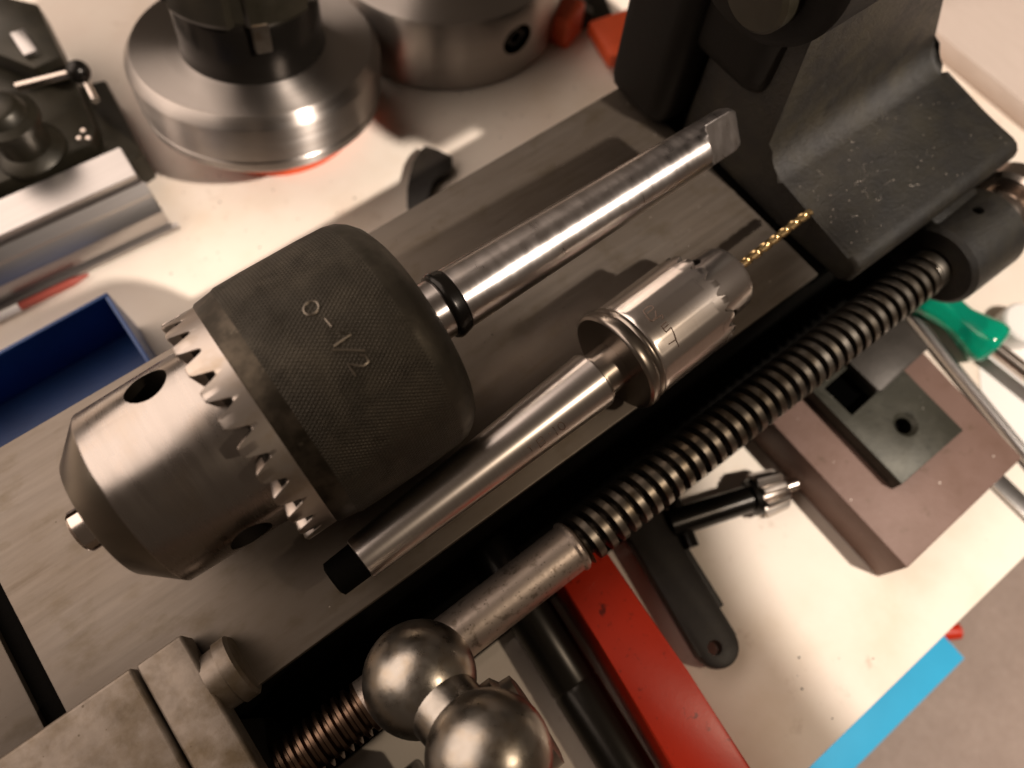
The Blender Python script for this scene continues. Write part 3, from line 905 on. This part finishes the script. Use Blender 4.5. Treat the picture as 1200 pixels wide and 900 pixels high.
barp([(25.0, TZ + .1), (25.0, TZ + 2.4), (27.2, TZ + 2.4), (27.6, TZ + .1)], 0, -150, 4.0, 'base_flange', M['alu'], bar)
c0 = V((a1.x, a1.y, 0)) + bnorm * 29.6 - bd * 36 + V((0, 0, TZ + 1.9))
rod = thing('red_pencil', 'thin red pencil with a white band lying along the silver bar', 'pencil', c0 - bd * 60)
bm = NB(); lathe(bm, [(-140, 1.6), (-39.3, 1.6)], c0, bd, 6); obj('barrel', bm, M['pencil'], rod, smooth=0)
bm = NB(); lathe(bm, [(-39.2, 1.85), (-28, 1.85)], c0, bd, 12); obj('white_band', bm, M['paper'], rod)
bm = NB(); lathe(bm, [(-27.9, 1.8), (-7, 1.8), (0, 0.5)], c0, bd, 6); obj('barrel', bm, M['pencil'], rod, smooth=0)

# blue tray
tray = thing('blue_tray', 'open blue plastic tray on the table behind the left end of the bed', 'tray', (-60, 170, TZ))
zr = -32.0
X1 = at(125, 342, zr).x; Y1 = at(125, 342, zr).y; Y0 = 141.5; X0 = -170
wl = 1.6
for (xa, xb, ya, yb) in ((X0, X1, Y1 - wl, Y1), (X1 - wl, X1, Y0 + wl + .05, Y1 - wl - .05), (X0, X1, Y0, Y0 + wl), (X0, X0 + wl, Y0 + wl + .05, Y1 - wl - .05)):
    bm = NB(); box(bm, xa, xb, ya, yb, TZ + .1, zr, 0.4); obj('tray_wall', bm, M['blue'], tray)
bm = NB(); box(bm, X0 + wl + .1, X1 - wl - .1, Y0 + wl + .1, Y1 - wl - .1, TZ + .2, TZ + 2.0); obj('tray_floor', bm, M['blue'], tray)

# ------------------------------------------------------------------ things on the table in front of the lathe
blk = thing('iron_block', 'brown iron block with a grey slotted clamp plate on top', 'iron block', (176, -24, TZ))
bm = NB(); prism(bm, [(143.2, -56.2), (208.2, -55.2), (210.5, -5), (210.8, 12), (142.6, 12)], TZ + .1, -39, 0.8)
obj('block', bm, M['block'], blk)
zoom5 = lambda x, y: (900 + x / 2.5, 340 + y / 2.5)
zp = -32.0
def plan(pts, z, ymax=11.0):
    P_ = [(at(*zoom5(*q), z).x, at(*zoom5(*q), z).y) for q in pts]
    out = []
    for a_, b_ in zip(P_, P_[1:] + P_[:1]):               # keep the plates on the block
        if a_[1] <= ymax: out.append(a_)
        if (a_[1] <= ymax) != (b_[1] <= ymax):
            t = (ymax - a_[1]) / (b_[1] - a_[1])
            out.append((a_[0] + (b_[0] - a_[0]) * t, ymax))
    return out
bm = NB(); prism(bm, plan([(392, 570), (574, 410), (400, 236), (110, -60), (-60, 110), (132, 296)], zp)[::-1], -38.9, zp, 0.5)
pl1 = obj('clamp_plate', bm, M['nut'], blk)
cb = NB(); prism(cb, plan([(242, 220), (322, 298), (246, 368), (164, 288)], zp)[::-1], -50, -20); boolean(pl1, obj('cut', cb, M['void']))
c_ = at(*zoom5(403, 393), zp)
cb = NB(); lathe(cb, [(-12, 3.1), (-1.6, 3.1), (0.2, 4.9), (3, 4.9)], c_, (0, 0, 1), 32); boolean(pl1, obj('cut', cb, M['steel']))
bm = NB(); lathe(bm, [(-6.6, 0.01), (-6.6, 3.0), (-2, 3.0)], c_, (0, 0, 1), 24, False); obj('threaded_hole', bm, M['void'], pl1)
bm = NB(); prism(bm, plan([(241, 222), (321, 297), (246, 366), (166, 288)], zp)[::-1], -38.8, -37.6); obj('slot_bottom', bm, M['pit'], pl1)  # near-black floor puts a deeper hole's shade into the colour
bm = NB(); prism(bm, plan([(475, 166), (338, 292), (322, 294), (246, 218), (140, 100), (300, -30)], -29.0)[::-1], -31.9, -29.0, 0.5)
obj('top_plate', bm, M['nut2'], blk)

# chuck key
k0, k1 = at(795, 611, -50), at(936, 565, -50)
kd = (k1 - k0); kl = kd.length; kd.normalize()
KC = V((k1.x, k1.y, -51.0))
key = thing('chuck_key', 'dark chuck key with toothed pinion and bright pilot tip, lying under the leadscrew', 'chuck key', (k1.x, k1.y, TZ))
bm = NB(); lathe(bm, [(-52, 5.0), (-24, 5.0), (-20, 4.9), (-19.6, 6.6), (-17.6, 7.0), (-17.2, 6.0)], KC, kd, 40); obj('shank', bm, M['oxide'], key)
bm = NB()
d_, e1, e2 = frame(kd)
n = 110
rings = []
for s_, q in ((-17.1, 0.98), (-16.6, 1.0), (-8.0, 0.90), (-6.6, 0.76)):
    ring = []
    for i in range(n):
        a = 2 * PI * i / n
        t = 0.5 + 0.5 * math.cos(9 * a)
        r = (5.8 + 2.8 * min(max((t - 0.12) / 0.5, 0), 1)) * q
        ring.append(bm.verts.new(KC + kd * s_ + (e1 * math.cos(a) + e2 * math.sin(a)) * r))
    rings.append(ring)
for A_, B_ in zip(rings, rings[1:]):
    for i in range(n):
        j = (i + 1) % n; bm.faces.new((A_[i], A_[j], B_[j], B_[i]))
bm.faces.new(rings[0]); bm.faces.new(rings[-1])
obj('pinion', bm, M['teeth'], key, smooth=30)
bm = NB(); lathe(bm, [(-8.4, 2.4), (-0.8, 2.4), (0, 1.8)], KC, kd, 24); obj('pilot', bm, M['steel_bright'], key)
hx = V((-kd.y, kd.x, 0))
bm = NB(); tube(bm, [KC - kd * 47 + hx * 26, KC - kd * 47 - hx * 10], 2.6, 16); obj('cross_handle', bm, M['oxide'], key)

# black wrench
wr = thing('black_wrench', 'flat black wrench with a rounded holed end, in front of the leadscrew', 'wrench', (76, -20, TZ))
z1 = -49.0
e = at(841, 756, z1); hA, hB = at(771, 640, z1), at(841, 756, z1)
wd = V((hB.x - hA.x, hB.y - hA.y, 0)).normalized(); wn = V((-wd.y, wd.x, 0))
pts = []
E0 = V((e.x, e.y, 0))
rad = 7.6
pts += [E0 - wd * 62 - wn * 8.2, E0 - wd * 62 + wn * 8.2]
ang = math.atan2(wd.y, wd.x)
pts += [E0 + V((math.cos(ang + PI / 2 - PI * i / 16), math.sin(ang + PI / 2 - PI * i / 16), 0)) * rad for i in range(17)]
bm = NB(); prism(bm, [(q.x, q.y) for q in pts], TZ + 5.5, z1, 1.0)
wb = obj('handle', bm, M['rubber'], wr)
hc = at(838, 759, z1)
cb = NB(); lathe(cb, [(-20, 2.5), (5, 2.5)], hc, (0, 0, 1), 24); boolean(wb, obj('cut', cb, M['rubber']))
q0 = E0 + wd * -9.5 + wn * 7.2
bm = NB(); prism(bm, [((q0 + wd * a + wn * b).x, (q0 + wd * a + wn * b).y) for a, b in ((-56, -2), (0, -2), (0, 3.4), (-56, 3.4))][::-1], TZ + .1, z1 - 3.0, 0.7)
obj('side_rib', bm, M['rubber'], wr)

# red tool box
rb = thing('red_box', 'glossy red metal box under the leadscrew shaft, long edge towards the viewer', 'box', (52, -30, TZ))
zt = -34.0
p = [at(713, 648, zt), at(806, 786, zt), at(884, 908, zt), at(786, 908, zt), at(702, 752, zt), at(660, 690, zt)]
ed = V((p[1].x - p[0].x, p[1].y - p[0].y, 0)).normalized()
p[0] = p[0] - ed * 5; p[5] = p[5] - ed * 5; p[2] = p[2] + ed * 25; p[3] = p[3] + ed * 25
bm = NB(); prism(bm, [(q.x, q.y) for q in p][::-1], zt - 4.4, zt, 1.3, 3); obj('lid', bm, M['red'], rb)
cx_ = sum(q.x for q in p) / 6; cy_ = sum(q.y for q in p) / 6
bm = NB(); prism(bm, [(cx_ + (q.x - cx_) * 0.96, cy_ + (q.y - cy_) * 0.985) for q in p][::-1], TZ + .1, zt - 4.6, 0.8); obj('box_body', bm, M['red'], rb)

# black tube
t0, t1 = at(604, 690, -50), at(742, 912, -50)
td = (t1 - t0).normalized()
tb = thing('black_tube', 'long black tube with its highlight added as a thin pale rod, left of the red box', 'tube', (30, -20, TZ))
bm = NB(); lathe(bm, [(-25, 8), (0, 8.2), ((t1 - t0).length * .52, 8.2), ((t1 - t0).length * .53, 7.8), ((t1 - t0).length * .55, 8.2), ((t1 - t0).length + 6, 8.0)], V((t0.x, t0.y, TZ + 8.4)), td, 40)
obj('tube', bm, M['spring'], tb)
q0, q1 = at(632, 716, -52), at(730, 888, -52)
bm = NB(); tube(bm, [V((q0.x, q0.y, -52.5)) - td * 10, V((q1.x, q1.y, -52.5))], 1.3, 12)
obj('highlight_rod', bm, M['screw'], tb)  # pale rod added along the line of the tube's highlight

# screwdriver, steel rules, paper
g0, g1 = at(1064, 322, -47), at(1170, 405, -47)
gd = (g1 - g0).normalized(); gl = (g1 - g0).length
GA = V((g1.x, g1.y, TZ + 10.5))
sd_ = thing('screwdriver', 'screwdriver with green translucent handle lying beside the black bearing block', 'screwdriver', (g1.x, g1.y, TZ))
bm = NB()
d_, e1, e2 = frame(gd)
n = 48
secs = [(-44, 5.0), (-42, 8.5), (-34, 9.2), (-24, 7.0), (-17, 6.6), (-10, 8.4), (-5, 10.0), (-2.0, 9.8), (0, 7.4), (0.6, 4)]
rings = []
for s_, r in secs:
    rings.append([bm.verts.new(GA + gd * s_ + (e1 * math.cos(2 * PI * i / n) + e2 * math.sin(2 * PI * i / n)) * r * (1 - 0.07 * (0.5 + 0.5 * math.cos(6 * 2 * PI * i / n)))) for i in range(n)])
for A_, B_ in zip(rings, rings[1:]):
    for i in range(n):
        j = (i + 1) % n; bm.faces.new((A_[i], A_[j], B_[j], B_[i]))
bm.faces.new(rings[0]); bm.faces.new(rings[-1])
obj('handle', bm, M['green'], sd_, smooth=50)
bm = NB(); lathe(bm, [(0.4, 3.2), (80, 3.2), (95, 2.6)], GA, gd, 24); obj('blade', bm, M['steel_bright'], sd_)
r0, r1 = at(1074, 372, -56), at(1204, 532, -56)
rd = V((r1.x - r0.x, r1.y - r0.y, 0)).normalized()
bm = NB(); tube(bm, [V((r0.x, r0.y, TZ + 2.6)) - rd * 25, V((r1.x, r1.y, TZ + 2.6)) + rd * 30], 2.4, 16)
obj('steel_rod', bm, M['alu'], label='long grey steel rod running along the far side of the brown block', cat='rod', base=(r0.x, r0.y, TZ))
r0, r1 = at(1168, 556, -56), at(1210, 597, -56)
rd = V((r1.x - r0.x, r1.y - r0.y, 0)).normalized(); rn = V((-rd.y, rd.x, 0))
P0 = V((r0.x, r0.y, 0)); P1 = V((r1.x, r1.y, 0)) + rd * 40
bm = NB(); prism(bm, [((q).x, (q).y) for q in (P0 - rn * 3.5, P1 - rn * 3.5, P1 + rn * 3.5, P0 + rn * 3.5)], TZ + .1, TZ + 2.6, 0.5)
obj('steel_rule', bm, M['alu'], label='flat steel strip poking out past the front corner of the brown block', cat='steel strip', base=(r0.x, r0.y, TZ))
p = [at(1147, 410, -59), at(1152, 470, -59), at(1210, 545, -59), at(1290, 480, -59), at(1240, 400, -59)]
bm = NB(); prism(bm, [(q.x, q.y) for q in p][::-1], TZ + .05, TZ + .3)
obj('paper_sheet', bm, M['paper'], label='white paper sheet under the screwdriver blade', cat='paper', base=(p[0].x, p[0].y, TZ), smooth=0)
c_ = at(1204, 376, -50)
bm = NB(); lathe(bm, [(0, 5), (0, 8), (1, 9), (8, 9), (9, 8), (9, 3)], (c_.x, c_.y, TZ + .4), (0, 0, 1), 32)
obj('plastic_cap', bm, M['paper'], label='white plastic cap on the paper next to the screwdriver', cat='cap', base=(c_.x, c_.y, TZ))

# below the table edge
p = [at(1112, 752, -110), at(1133, 770, -110)]
bm = NB(); box(bm, -60, at(1122, 761, -110).x, at(1133, 770, -110).y, -86.0, -130, -110, 0.8)
obj('blue_board', bm, M['cyan'], label='light blue board below the table edge', cat='board', base=(80, -100, -130))
c_ = at(1126, 737, -118)
bm = NB(); lathe(bm, [(0, 3), (0.5, 4.2), (6, 4.4), (16, 3.4), (17, 2)], (c_.x - 12, c_.y + 8, -124), V((0.75, -0.55, 0.1)), 24)
obj('red_bottle', bm, M['red'], label='red bottle tip at the far end of the light blue board', cat='bottle', base=(c_.x, c_.y, -124))

# ------------------------------------------------------------------ chips and dust
def crumbs(name, spots, m, size, label):
    bm = NB()
    for (p, k) in spots:
        r = size * (0.5 + random.random())
        if k == 0:
            bmesh.ops.create_icosphere(bm, subdivisions=1, radius=r, matrix=Matrix.Translation(p) @ Matrix.Diagonal((1, 0.5 + random.random() * .5, 0.6, 1)))
        else:
            a = random.random() * 6.28; L_ = r * 15
            pts = []
            for i in range(9):
                a += random.uniform(-0.75, 0.75)
                p = p + V((math.cos(a), math.sin(a), random.uniform(-.15, .2) if i else 0)) * L_ / 6
                pts.append(p)
            tube(bm, pts, 0.034, 5)
    return obj(name, bm, m, kind='stuff', label=label)
sp = []
for _ in range(70):
    sp.append((V((random.uniform(178, 255), random.uniform(31, 66), 14.35)), 0))
for _ in range(14):
    sp.append((V((random.uniform(180, 235), random.uniform(40, 70), 14.6)), 1))
crumbs('casting_swarf', sp, M['swarf'], 0.20, 'fine bright metal chips on the black casting')
sp = [(V((random.uniform(118, 171), random.uniform(40, 130), 0.1)), 0) for _ in range(26)]
sp += [(V((random.uniform(-60, 100), random.uniform(37, 60), 0.1)), 0) for _ in range(12)]
crumbs('bed_swarf', sp, M['swarf'], 0.17, 'bright metal chips on the steel bed')
sp = [(V((random.uniform(60, 150), random.uniform(50, 132), 0.1)), 0) for _ in range(30)]
sp += [(at(612, 418, .2), 0), (at(620, 420, .2), 1), (at(577, 392, .2), 0)]
crumbs('bed_crumbs', sp, M['dust'], 0.28, 'dark crumbs on the steel bed')
sp = [(at(random.uniform(180, 560), random.uniform(205, 330), TZ + .1), 0) for _ in range(40)] + [(at(random.uniform(440, 700), random.uniform(100, 180), TZ + .1), 0) for _ in range(20)] + [(at(random.uniform(930, 1050), random.uniform(690, 850), TZ + .1), 0) for _ in range(6)]
crumbs('table_crumbs', sp, M['dust'], 0.35, 'dark crumbs and chips on the pale table')
